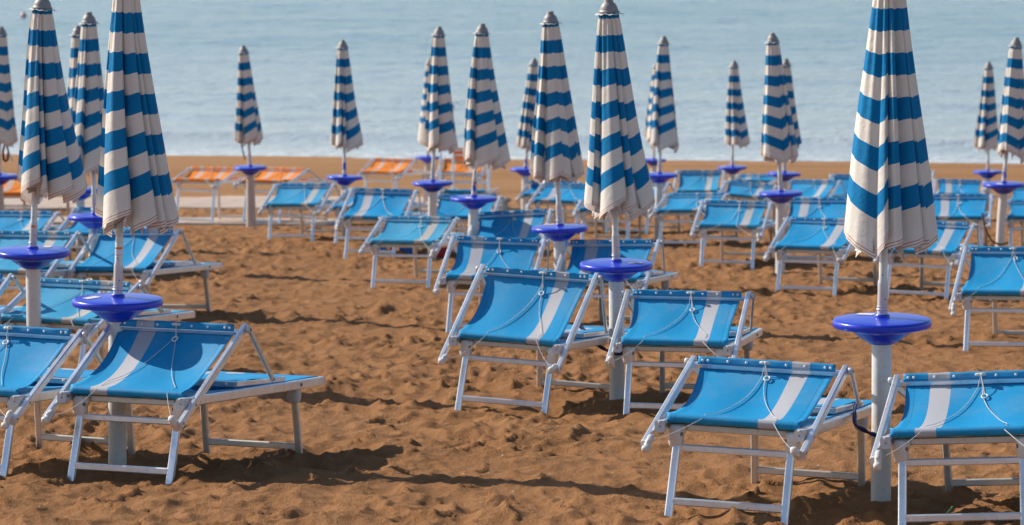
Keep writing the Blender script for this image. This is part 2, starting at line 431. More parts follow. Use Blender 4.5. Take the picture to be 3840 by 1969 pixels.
# ------------------------------------------------------------------ closed umbrella
def canopy_mesh(seed, L_, flaps=None, rb=.232, shift=0):
    rnd = random.Random(seed)
    if flaps is None:
        e = [-100+rnd.uniform(-12, 12)]; flaps = []
        while e[-1] < 92:
            wd = rnd.choice((22, 38, 60, 80))*rnd.uniform(.85, 1.15)
            flaps.append((e[-1], e[-1]+wd, 'v' if rnd.random() < .07 else 's')); e.append(e[-1]+wd)
        s0, s1 = e[-1], flaps[0][0]+360
    else:
        s0, s1 = flaps[-1][1], flaps[0][0]+360
    nb = max(2, round((s1-s0)/50)); st = (s1-s0)/nb
    fl = list(flaps)+[(s0+i*st, s0+(i+1)*st, 's') for i in range(nb)]
    # columns: angle, radius factor, lift(m per unit R), kept per flap
    cols = []
    for a, b, ty in fl:
        w_ = b-a; arc = R_(w_); sl = rnd.uniform(.44, .62); deep = rnd.uniform(.54, .68)
        nS = max(7, int(w_/5))
        for i in range(nS+1):
            s = i/nS
            if ty == 'v':
                if s < .82: rr = 1-.30*(s/.82)**1.5; lift = -.42*s*arc
                else: rr = .70+.18*(s-.82)/.18; lift = (-.344+.9*(s-.82))*arc
                cols.append((a+w_*s*1.0, rr, lift+.16*arc, rnd.random()))
            else:
                rr = deep+(1-deep)*min(1, (s/.70))**.75 + .012*math.sin(s*9+seed)
                cols.append((a+w_*(s*1.10), rr-.02*max(0, s-.85)/.15, sl*arc*(s-.55), rnd.random()))
        cols.append((a+w_*1.075, .93, sl*arc*.35, 0)); cols.append((a+w_*1.01, deep+.03, sl*arc*.05, 0)); cols.append((a+w_*1.0, deep-.03, -.1*arc, 0))
    ph = np.array([R_(c[0]) for c in cols]); rf = np.array([c[1] for c in cols]); lf = np.array([c[2] for c in cols])
    nr = 110; t = np.linspace(0, 1, nr)[:, None]
    Rr = .068+(rb-.068)*(t**1.03)*(1-.03*np.sin(t*7+seed))
    k = np.clip(t*3.2, 0, 1)                       # folds grow from the cap downwards
    pl = .075*np.sin(ph*13+seed)*(1-t)**1.6*np.clip(t*14, 0, 1)
    sag = .030*np.sin(ph*3.1+seed*1.7+t*3.3)*t
    rad = Rr*(1-(1-rf)*(.25+.75*k)*1.0+pl+sag)
    z = -t*L_*1.0+lf*Rr*np.clip(t*1.15, 0, 1)**.9
    z = z+.004*np.sin(ph*13+seed+1)*(1-t)
    z[0] = 0
    # a slight twist down the cloth
    pp = ph+.10*(t-.5)*math.sin(seed)
    # crisp small wrinkles at the hem
    rad = rad*(1+.012*np.sin(ph*17+seed)*t**4)
    X = rad*np.sin(pp)+shift*t**1.4; Y = -rad*np.cos(pp)
    T = np.repeat(t, len(cols), 1)
    return grid_mesh('canopy', X, Y, z, (L_*(1-T), L_*T), close=True)
def lining_mesh(seed, L_, rb, shift=0):
    rnd = random.Random(seed+500); n = 46; t = np.linspace(0, 1, 9)[:, None]
    ph = np.linspace(0, 2*math.pi, n, endpoint=False); drop = np.array([rnd.uniform(-.02, .085) if i % 2 else rnd.uniform(-.06, .03) for i in range(n)])
    rr = np.array([rnd.uniform(.55, .9) if i % 2 else rnd.uniform(.40, .62) for i in range(n)])
    R = rb*rr*(.75+.25*t); z = -L_*.80-(L_*.20+drop)*t
    X = R*np.sin(ph+.12*t)+shift*.7+.3*shift*t; Y = -R*np.cos(ph+.12*t)
    return grid_mesh('lining', X, Y, z, ((L_*.2+drop)*(1-t)+0*ph, .0*t+1.25+0*ph), close=True, smooth=False)
DISC = [(.03, .012), (.16, .008), (.232, .004), (.244, .001), (.2495, -.006), (.2505, -.016), (.249, -.030), (.245, -.036), (.238, -.038), (.20, -.041),
        (.165, -.052), (.145, -.064), (.1435, -.067), (.118, -.084), (.1165, -.087), (.085, -.110), (.07, -.118), (.066, -.122), (.05, -.122)]
FLAPS = {'A': [(-104, -15, 'v'), (-15, 8, 's'), (8, 38, 's'), (38, 50, 's'), (50, 96, 's')],
         'B': [(-104, -14, 's'), (-14, 27, 's'), (27, 44, 's'), (44, 60, 's'), (60, 102, 's')],
         'Cc': [(-102, -62, 'v'), (-62, 5, 's'), (5, 28, 's'), (28, 92, 's')],
         'D': [(-100, -18, 's'), (-18, 0, 's'), (0, 42, 's'), (42, 92, 's')],
         'E': [(-100, -52, 's'), (-52, 8, 's'), (8, 62, 'v'), (62, 100, 's')],
         'F': [(-105, -45, 's'), (-45, 30, 's'), (30, 95, 's')]}
ULAB = {
 'A': 'nearest closed striped umbrella on the right, its cap above the picture',
 'B': 'large closed striped umbrella rising behind the front left sun lounger, cap out of view',
 'Cc': 'tall closed striped umbrella whose blue tray stands behind the lounger with the middle ring cord',
 'D': 'closed striped umbrella near the left edge with grey cap and whole blue tray',
 'E': 'closed striped umbrella touching the left side of the tallest middle umbrella',
 'F': 'broad closed striped umbrella with red and blue stickers low on its pole',
 'G': 'closed striped umbrella leaning in front of a farther one, left of the middle group',
 'H': 'slim closed striped umbrella standing alone beyond the empty sand, right of the orange loungers',
 'I': 'closed striped umbrella with a dangling strap above the two orange loungers',
 'J': 'closed striped umbrella leaning left with another closed umbrella peeking out behind it',
 'K': 'small closed striped umbrella standing alone against the surf on the right',
 'L': 'closed striped umbrella at the right edge with a blue number label on its pole',
 'M': 'small closed striped umbrella just left of the one at the right edge',
 'N': 'closed striped umbrella with grey cap between the two large left umbrellas',
 'O': 'closed striped umbrella almost hidden behind the grey capped one on the left',
 'P': 'small closed striped umbrella half hidden by the tall middle umbrella',
 'Q': 'closed striped umbrella mostly hidden behind the left leaning one on the right',
 'R': 'far closed striped umbrella only its left edge and small tray showing past the leaning one',
 'S': 'far striped umbrella peeking out left of a nearer one, just right of the tallest one',
 'V': 'closed striped umbrella just right of the tallest middle one with a smaller one behind',
 'T': 'closed striped umbrella cut by the left picture edge with a brown strap hanging down'}
SHIFT = {'A': .03, 'B': .10, 'Cc': .03, 'D': .12, 'E': 0, 'F': .105, 'G': .09, 'H': .04, 'I': 0, 'J': .02, 'K': .08, 'V': .06, 'M': -.02, 'L': .09, 'N': -.03}
UROOT = {}
def umbrella(i, u):
    key, X, Y, hd, hgt, lean, hem, fx = u
    g = float(gz(fx, Y)); fx2 = fx
    root = empty('beach_umbrella', (fx, Y, g)); UROOT[key] = root
    tag(root, ULAB[key], 'umbrella', 'closed striped beach umbrellas')
    o = Vector((X-fx, 0, hd)); up = Vector((lean, 0, 1)).normalized()
    rnd = random.Random(i*7+3)
    b = MB(); b.tube([(0, 0, -.35), (o.x*.5, 0, hd*.5), (o.x, 0, hd-.10)], [.082, .066, .053] if key in ('I', 'R', 'T') else .053, 24)
    b.build('base_pipe', M['pipe_tan'] if key in ('I', 'R', 'T') else M['pipe'], root)
    tilt = Matrix.Rotation(R_(rnd.uniform(-1.3, 1.3)), 4, 'Y') @ Matrix.Rotation(R_(rnd.uniform(-1, 1)), 4, 'X')
    d = MB(); d.lathe(DISC, 64); d.lathe([(.040, .0), (.040, .02), (.034, .028)], 24)
    S_ = {'A': 1.04, 'B': 1.045, 'D': 1.07, 'Cc': 1.01}.get(key, 1)
    d.v = [tuple((tilt @ (Vector(v)*S_))+o) for v in d.v]
    tray = d.build('tray_table', M['disc'], root)
    s = MB(); a0 = rnd.uniform(0, 6.28)
    s.bar((.10, -.05, .0122), (.19, -.02, .0098), .055, .002)
    rot = Matrix.Rotation(a0, 4, 'Z'); s.v = [tuple((tilt @ rot @ Vector(v))+o) for v in s.v]
    s.build('sticker', M['frill'], tray)
    # pole: thick sleeve, thinner mast
    p = MB(); top = o+up*hgt
    p.tube([o+up*(-.05), o+up*.19, o+up*.20, o+up*.21, top-up*.06], [.0268, .0268, .0262, .0225, .0215], 20)
    p.lathe([(.031, -.004), (.034, 0), (.031, .004)], 20, tuple(o+up*.055), tuple(up))
    p.lathe([(.0285, -.003), (.030, 0), (.0285, .003)], 20, tuple(o+up*.07), tuple(up))
    pole = p.build('pole', M['pole'], root)
    if Y < 46:
        q = MB()
        for zz, sx in ((.11, .4), (.24, -.3)): q.blob(tuple(o+up*zz+Vector((.026*sx, -.0265*math.sqrt(1-sx*sx), 0))), (.004, .003, .004))
        q.build('rivet', M['bolt'], pole)
    L_ = hgt-.075-hem+.015; shift = SHIFT.get(key, .03)
    rb = {'A': .252, 'B': .250, 'Cc': .245, 'D': .252, 'E': .243, 'F': .262}.get(key, rnd.uniform(.215, .232))
    me = canopy_mesh(i*1.37+.4, L_, FLAPS.get(key), rb, shift)
    cn = link('canopy', me, M['canopy'], root)
    q4 = up.to_track_quat('Z', 'X').to_matrix().to_4x4()
    al = Matrix.Translation(o+up*(hgt-.075)) @ Matrix.Rotation(math.atan(lean), 4, 'Y')
    cn.matrix_local = al
    ln = link('lining', lining_mesh(i, L_, rb, shift), M['canopy'], cn)
    # cap with a frilled collar
    c = MB(); c.lathe([(.074, .0), (.077, .004), (.066, .009), (.063, .022), (.058, .038), (.047, .056), (.036, .066), (.033, .069), (.032, .088), (.028, .094), (.01, .095)], 28)
    cap = c.build('cap', M['cap'], root); cap.matrix_local = al
    ph = np.linspace(0, 2*math.pi, 60, endpoint=False)[None, :]; t = np.array([[0.], [1.]])
    rr = .05+(.047+.004*np.sin(ph*9))*t; zz = -.002-(.010+.004*np.sin(ph*11+i)+.003*np.sin(ph*5))*t
    fr = link('collar', grid_mesh('collar', rr*np.sin(ph), -rr*np.cos(ph), zz, close=True), M['frill'], cap)
    return root
def text_part(name, txt, size, loc, m, parent):
    cu = bpy.data.curves.new(name, 'FONT'); cu.body = txt; cu.size = size; cu.extrude = .0006; cu.align_x = 'CENTER'; cu.align_y = 'CENTER'
    t = bpy.data.objects.new('tmp', cu); COL.objects.link(t)
    dg = bpy.context.evaluated_depsgraph_get(); me = bpy.data.meshes.new_from_object(t.evaluated_get(dg))
    bpy.data.objects.remove(t); me.materials.clear()
    o = link(name, me, m, parent); o.location = loc; o.rotation_euler = (math.pi/2, 0, 0); return o
for i, u in enumerate(UMB): umbrella(i, u)
M['orange_ink'] = simple('orange_ink', (.75, .18, .04), .5); M['blue_ink'] = simple('blue_label', (.02, .10, .55), .4)
M['white_ink'] = simple('white_ink', (.75, .75, .75), .5); M['red_ink'] = simple('red_tape', (.5, .05, .08), .5)
def label(key, hz, col, w_, h_, kind):
    u = [q for q in UMB if q[0] == key][0]; root = UROOT[key]; pole = [c for c in root.children if c.name.startswith('pole')][0]
    r = .0272 if hz < .2 else .0232
    cx = u[1]-u[7]+u[5]*hz; n = 9; a = math.asin(min(.95, w_/2/r))
    ph = np.linspace(-a, a, n)[None, :]; t = np.array([[0.], [1.]])
    g = grid_mesh('label', cx+r*np.sin(ph)+0*t, -r*np.cos(ph)+0*t, u[3]+hz+h_*(t-.5)+0*ph)
    link('label', g, col, pole)
    if kind: text_part('lettering', kind, h_*.8, (cx, -r-.001, u[3]+hz), M['white_ink'], pole)
label('B', .295, M['orange_ink'], .04, .012, None); label('B', .272, M['white_ink'], .04, .022, None)
label('B', .256, M['orange_ink'], .04, .003, None); label('D', .175, M['orange_ink'], .03, .014, None)
label('F', .157, M['red_ink'], .036, .02, None); label('F', .095, M['blue_ink'], .034, .085, None)
label('L', .105, M['blue_ink'], .045, .075, '27'); label('P', .10, M['blue_ink'], .044, .10, None); label('H', .14, M['blue_ink'], .04, .10, None)
# ------------------------------------------------------------------ sun lounger: bed with its sun shade folded forward
XR, XC, XL_ = .366, .412, .304          # rail, shade arm, leg (half widths)
def lounger_frame(X, Y, yaw, roll, dp):
    n = Vector((0, SL, 1)).normalized(); a = Vector((-math.sin(yaw), math.cos(yaw), 0)); a = (a-n*a.dot(n)).normalized(); r = a.cross(n)
    n2 = (n+r*roll+a*dp).normalized(); a2 = (a-n2*a.dot(n2)).normalized(); r2 = a2.cross(n2)
    m = Matrix((r2, a2, n2)).transposed().to_4x4(); m.translation = (X, Y, float(gz(X, Y))); return m
def lounger(seed, p, cl, label, tall=0, fade=0, bare=False, group='sun loungers set out in rows on the sand', raised=False, cord=0, hidden=()):
    X, Y, yaw, ang, roll, dp = p
    rnd = random.Random(seed)
    near = Y < 42
    al = M['alu']
    root = empty('sun_lounger', None, lounger_frame(X, Y, yaw, roll, dp))
    tag(root, label, 'sun lounger', group)
    H0 = tall
    cs, sn = math.cos(ang), math.sin(ang)
    pv = Vector((0, .078, .418+H0)); ad = Vector((0, cs, sn)); an = Vector((0, -sn, cs))
    zr = .430+H0
    B = lambda name, mb, m, par=root: mb.build(name, m, par)
    # side rails with plastic end blocks and bolts
    for s in (-1, 1):
        rail = B('side_rail', MB().bar((s*XR, .05, zr), (s*XR, 1.965, zr), .032, .052), al)
        B('end_cap', MB().bar((s*XR, 1.962, zr), (s*XR, 1.972, zr), .034, .054, ch=.25), M['block'], rail)
        blk = MB(); blk.bar((s*XR, .002, zr-.004), (s*XR, .055, zr-.004), .052, .060, ch=.16)
        blk.blob((s*XR, .0, zr+.018), (.008, .006, .008)); bo = B('end_block', blk, M['block'])
        bl = MB(); bl.blob((s*XR, .0, zr-.004), (.0045, .004, .0045)); bl.blob((s*(XR-.028), .03, zr+.004), (.006, .009, .009))
        for yy in (.22, 1.62): bl.blob((s*(XR+.017), yy, zr), (.006, .011, .011))
        B('bolt', bl, M['bolt'], rail)
    # cross members under the cloth
    B('crossbar', MB().bar((-XR, 1.72, zr-.012), (XR, 1.72, zr-.012), .028, .040), M['alu_old'])
    B('crossbar', MB().bar((-XR, .17, zr-.014), (XR, .17, zr-.014), .028, .036), M['alu_old'])
    # legs: front frame and rear frame, each a pair with two stretchers
    for nm, y0, y1, m_ in (('front_leg', .0, .135, al), ('rear_leg', 1.81, 1.70, M['alu_old'])):
        for s in (-1, 1):
            lg = B(nm, MB().bar((s*XL_, y0, -.09), (s*(XL_-.004), y1, .40+H0), .040, .036, (0, -1, 0)), m_)
            k = MB(); k.blob((s*(XL_+.004), y1-.012, .372+H0), (.040, .034, .062), pw=.55)
            k.blob((s*(XL_-.004), y1+.0, .405+H0), (.040, .028, .030), pw=.55)
            B('leg_joint', k, M['plastic'] if nm == 'front_leg' else M['block'], lg)
            if near: B('bolt', MB().blob((s*(XL_-.027), y1-.03, .385+H0), (.008, .012, .012)), M['bolt'], lg)
        dz = (y1-y0)/.49
        z = .045; B('stretcher', MB().bar((-XL_+.016, y0+dz*.13, z), (XL_-.016, y0+dz*.13, z), .030, .038), m_)
        if nm == 'front_leg' :
            z = .315+H0*.9; B('stretcher', MB().bar((-XL_+.016, y0+dz*(z+.09), z), (XL_-.016, y0+dz*(z+.09), z), .030, .036), m_)
        elif not near or rnd.random() < .2: pass
    # bed cloth, slightly sagging between the rails
    if not bare:
        xs = np.linspace(-1, 1, 21)[None, :]; ts = np.linspace(0, 1, 24)[:, None]
        Xg = xs*.352+0*ts; Yg = .10+1.84*ts+0*xs; Zg = zr+.030-.022*(1-xs**2)*np.minimum(1, 6*ts*(1-ts)+.15)
        me = grid_mesh('bed_cloth', Xg, Yg, Zg, (xs+0*ts, 1.8*ts+0*xs)); bc = link('bed_cloth', me, cl, root); bc.color = (1-fade, 1, 1, 1)
        bc.modifiers.new('thickness', 'SOLIDIFY').thickness = .004
    # shade arms, cleats at their lower ends, caps at the top
    top = pv+ad*.782; low = pv-ad*.197
    for s in (-1, 1):
        x = Vector((s*XC, 0, 0))
        arm = B('shade_arm', MB().bar(x+low, x+top, .031, .045, an), al)
        B('end_cap', MB().bar(x+low-ad*.012, x+low+ad*.002, .034, .048, an, .25), M['block'], arm)
        k = MB(); k.lathe([(.012, -.014), (.0185, -.011), (.0195, 0), (.0185, .011), (.012, .014)], 16, tuple(x+top-ad*.03+Vector((s*.030, 0, .0))), (1, 0, 0))
        B('pivot_cap', k, M['block'], arm)
        b_ = MB(); 
        for q in (pv+ad*.0, low+ad*.02, top-ad*.03): b_.blob(tuple(x+q+Vector((s*.013, 0, 0))), (.005, .009, .009))
        b_.blob(tuple(x+top-ad*.03-Vector((s*.014, 0, 0))), (.006, .010, .010)); B('bolt', b_, M['bolt'], arm)
        # cleat: a chunky moulded clip that swings about the arm end
        a1 = rnd.uniform(-1.5, .9); rot = Matrix.Rotation(s*rnd.uniform(-.25, .35), 3, 'Y') @ Matrix.Rotation(a1+ang, 3, 'X')
        c0 = x+low+ad*.015+Vector((-s*.026, -.032, 0)); c = MB()
        c.blob(c0, (.017, .052, .022), rot, 12, 9, .6)
        c.blob(c0+rot @ Vector((0, -.040, .010)), (.021, .018, .021), rot, 10, 7, .7)
        c.blob(c0+rot @ Vector((0, .034, -.012)), (.016, .024, .013), rot, 10, 7, .6)
        c.blob(c0+rot @ Vector((0, .002, .020)), (.011, .012, .010), rot, 10, 7, .7)
        B('cleat', c, M['plastic'])
        # strut from the arm's top back down to the lying backrest frame
        if not bare:
            q = x+top-ad*.03+Vector((s*.034-s*.0, 0, 0)); zt = .482+H0
            dy = math.sqrt(max(.01, .60**2-(q.z-zt)**2)); e = Vector((s*.352, q.y+dy, zt)); q2 = Vector((s*(XC+.036), q.y, q.z)); e2 = Vector((s*.372, e.y, e.z+.004))
            st = B('strut', MB().bar(q2, e2, .016, .032, (0, .3, 1)), M['alu_old'])
            b_ = MB(); b_.blob(tuple(q2+Vector((s*.008, 0, 0))), (.004, .009, .009)); b_.blob(tuple(e2+Vector((s*.008, 0, 0))), (.004, .009, .009)); B('bolt', b_, M['bolt'], st)
            ye = e.y
    tb = top-ad*.062
    if bare:
        B('top_bar', MB().bar((-XC, tb.y, tb.z), (XC, tb.y, tb.z), .028, .026), al)
        B('stretcher', MB().bar((-XC, (pv+ad*.33).y, (pv+ad*.33).z), (XC, (pv+ad*.33).y, (pv+ad*.33).z), .026, .030), al)
        r = MB(); r.tube([(-.34, .10, zr+.02), (-.2, .10, zr+.01), (.2, .12, zr+.012), (.34, .10, zr+.02)], .035, 12)
        k = B('rolled_cloth', r, cl); k.color = (1-fade, 1, 1, 1)
        f = MB()
        for s in (-1, 1): f.bar((s*.30, .95, zr), (s*.30, 1.0, zr+.62), .030, .030, (0, -1, 0))
        f.bar((-.30, 1.0, zr+.60), (.30, 1.0, zr+.60), .028, .032); f.bar((-.30, .96, zr+.14), (.30, .96, zr+.14), .028, .032)
        B('backrest_frame', f, al)
        g = MB(); g.bar((-.33, .16, zr-.03), (.33, 1.0, zr-.05), .5, .012); B('bed_cloth', g, cl)
        return root
    # backrest lying flat on the bed: frame, cloth and its riveted edge
    y0, y1 = ye-.44, min(ye+.24, 1.86)
    if raised: pass
    bf = MB()
    for s in (-1, 1): bf.bar((s*.335, y0, zr+.052), (s*.335, y1, zr+.040), .022, .030)
    bf.bar((-.335, y0+.008, zr+.050), (.335, y0+.008, zr+.050), .020, .032); bf.bar((-.33, y1-.01, zr+.040), (.33, y1-.01, zr+.040), .02, .026)
    frm = B('backrest_frame', bf, al)
    xs = np.linspace(-1, 1, 17)[None, :]; ts = np.linspace(0, 1, 14)[:, None]
    me = grid_mesh('backrest_cloth', xs*.332+0*ts, y0+.012+(y1-y0-.02)*ts+0*xs, zr+.071-.012*ts-.010*(1-xs**2)*np.sin(np.pi*ts)+.003*np.sin(xs*9+seed)*np.sin(ts*7), (xs+0*ts, ts+0*xs))
    k = link('backrest_cloth', me, cl, frm); k.color = (1-fade, 1, 1, 1)
    if raised:
        me = grid_mesh('headrest', .27*xs*.6-.08+0*ts, (top.y+.25)+0*ts+0*xs, zr+.25+.22*ts+0*xs, (xs*.2+0*ts, ts+0*xs))
        o = link('headrest', me, cl, root); o.modifiers.new('thickness', 'SOLIDIFY').thickness = .03
    if near:
        rv = MB()
        for i in range(6): B('rivet', MB().blob((-.28+.112*i, y0-.006, zr+.052), (.009, .005, .009)), M['rivet'], frm)
    # the cloth of the shade: from the top bar, sagging, over the roll at the bed's head
    bar = B('top_bar', MB().bar((-XC+.012, tb.y, tb.z), (XC-.012, tb.y, tb.z), .030, .030, an), al)
    rollc = Vector((0, .100, zr+.034)); rr = .024
    sag = rnd.uniform(.045, .072)*(1.0 if ang < .6 else 1.15)
    t0 = tb-an*.014+ad*.004
    t1 = rollc+Vector((0, -.004, rr))
    ch = t1-t0; perp = Vector((0, ch.z, -ch.y)).normalized()
    if perp.z > 0: perp = -perp
    amp = .006
    def cloth_pt(u, t):
        """u across -1..1, t down 0..1"""
        # a real hang: deepest below the middle
        s_ = sag*4*t*(1-t)*(.75+.5*t)*(1-.10*u*u)
        w_ = .362-.020*math.sin(math.pi*t)-.006*t
        p = t0+ch*t+perp*s_
        p = p+Vector((u*w_, 0, 0))+perp*(amp*math.sin(u*5+seed)*math.sin(3.1*t))
        if abs(u) > .93: p = p-perp*.006*(abs(u)-.93)/.07
        return p
    nu, nt_ = 34, 30
    P_ = []
    us = np.linspace(-1, 1, nu+1)
    for i in range(nt_+1): P_.append([cloth_pt(u, i/nt_) for u in us])
    for a in (60, 20, -20, -60, -100, -140):      # round the roll
        ar = R_(a); wob = rr
        P_.append([Vector((u*(.350+.004*math.sin(a)), rollc.y-math.cos(ar)*wob, rollc.z+math.sin(ar)*wob*(1.0-.05*math.sin(u*7+seed)))) for u in us])
    P_.append([Vector((u*.345, rollc.y+.10, rollc.z-.03)) for u in us])
    A = np.array([[tuple(q) for q in row] for row in P_])
    T = np.linspace(0, 1, len(P_))[:, None]+0*us[None, :]
    me = grid_mesh('shade_cloth', A[..., 0], A[..., 1], A[..., 2], (us[None, :]+0*T, T))
    sh = link('shade_cloth', me, cl, root); sh.color = (1-fade, 1, 1, 1)
    md = sh.modifiers.new('thickness', 'SOLIDIFY'); md.thickness = .0022; md.offset = 1
    # riveted strip along the top bar
    q0 = tb+an*.017; xs = np.linspace(-1, 1, 41)[None, :]; ts = np.linspace(0, 1, 4)[:, None]
    hh = .042; sd_ = (ad*.62+an*.78).normalized(); sn_ = sd_.cross(Vector((1, 0, 0)))*-1
    wv = .0025*np.sin(xs*17+seed)*ts
    me = grid_mesh('edge_strip', xs*.372+0*ts, q0.y-.010*cs-.002+sd_.y*hh*ts+wv, q0.z-.010*sn-.004+sd_.z*hh*ts+wv*.3, (xs+0*ts, ts+0*xs))
    es = link('edge_strip', me, cl, sh); es.color = (1-fade, 1, 1, 1); es.modifiers.new('thickness', 'SOLIDIFY').thickness = .003
    rv = MB()
    for u in (-.93, -.85, -.56, -.29, .29, .56, .85, .93):
        if Y < 60: rv = MB()
        rv.blob(q0+Vector((u*.372, -.005, -.003))-ad*.010+sd_*.019, (.0075, .005, .0075), None, 8, 5)
        if Y < 60: B('rivet', rv, M['rivet'], bar)
    if Y >= 60: B('rivet', rv, M['rivet'], bar)
    # cord: from the toggle in the middle to both cleats, with its pull ring
    cx = rnd.uniform(-.02, .05); a0 = q0+Vector((cx, -.010, .002))-ad*.010+sd_*.020
    kn = MB(); kn.blob(a0, (.030, .008, .009), None, 10, 7); kn.blob(a0+Vector((.008, -.01, 0)), (.008, .010, .009))
    B('toggle', kn, M['plastic'], bar)
    off = .009
    for s in (-1, 1):
        if cord == 3 and s == 1: continue
        slack = rnd.uniform(.25, .9); endx = s*(XC-.02); pts = [a0]
        tj = rnd.uniform(.75, .97); xj = s*rnd.uniform(.45, .8)
        if cord == 2: tj, xj = (.97, s*.28)
        mids = 12
        for i in range(1, mids+1):
            f = i/mids; t = f*tj; u = cx/.36+(xj-cx/.36)*(f**(1.0+slack)) + .012*math.sin(f*9+seed*s)
            c = cloth_pt(max(-.99, min(.99, u)), t); pts.append(c-perp*off if (-perp).z > 0 else c+perp*off)
        q = Vector((xj*.35, rollc.y-rr-.008, rollc.z+.008)); pts.append(q)
        e = Vector((s*XC, 0, 0))+low+ad*.02+Vector((-s*.02, -.035, 0))
        dr = rnd.uniform(.0, .05)*(1 if s < 0 else .6)
        for i in range(1, 8):
            f = i/7; v = q.lerp(e, f); v.z -= dr*4*f*(1-f); v.y -= .012*math.sin(math.pi*f); pts.append(v)
        B('cord', MB().tube(pts, 0.0019 if near else .0030, 6), M['cord'])
    # ring
    if cord != 1:
        dr = rnd.choice((.012, .05, .09, .11)); rx = cx+rnd.uniform(.005, .03)
        tt = min(.8, dr/ch.length+.02); c = cloth_pt(rx/.36, tt) if dr > .03 else a0+Vector((.04, 0, .004))
        c = c-perp*.012
        d1 = (cloth_pt(rx/.36, min(1, tt+.05))-cloth_pt(rx/.36, tt)).normalized() if dr > .03 else Vector((1, 0, 0))
        d2 = Vector((1, 0, 0)) if dr > .03 else ad
        cc = c+d1*.016
        ring = [cc+d1*(math.cos(k*math.pi/9)*.019)+d2*(math.sin(k*math.pi/9)*.015) for k in range(18)]
        B('pull_ring', MB().tube(ring, .0042, 7, True), M['rivet'])
        if dr > .03: B('cord', MB().tube([a0, a0.lerp(c, .5)-perp*.006, c], .0026, 6), M['cord'])
    return root

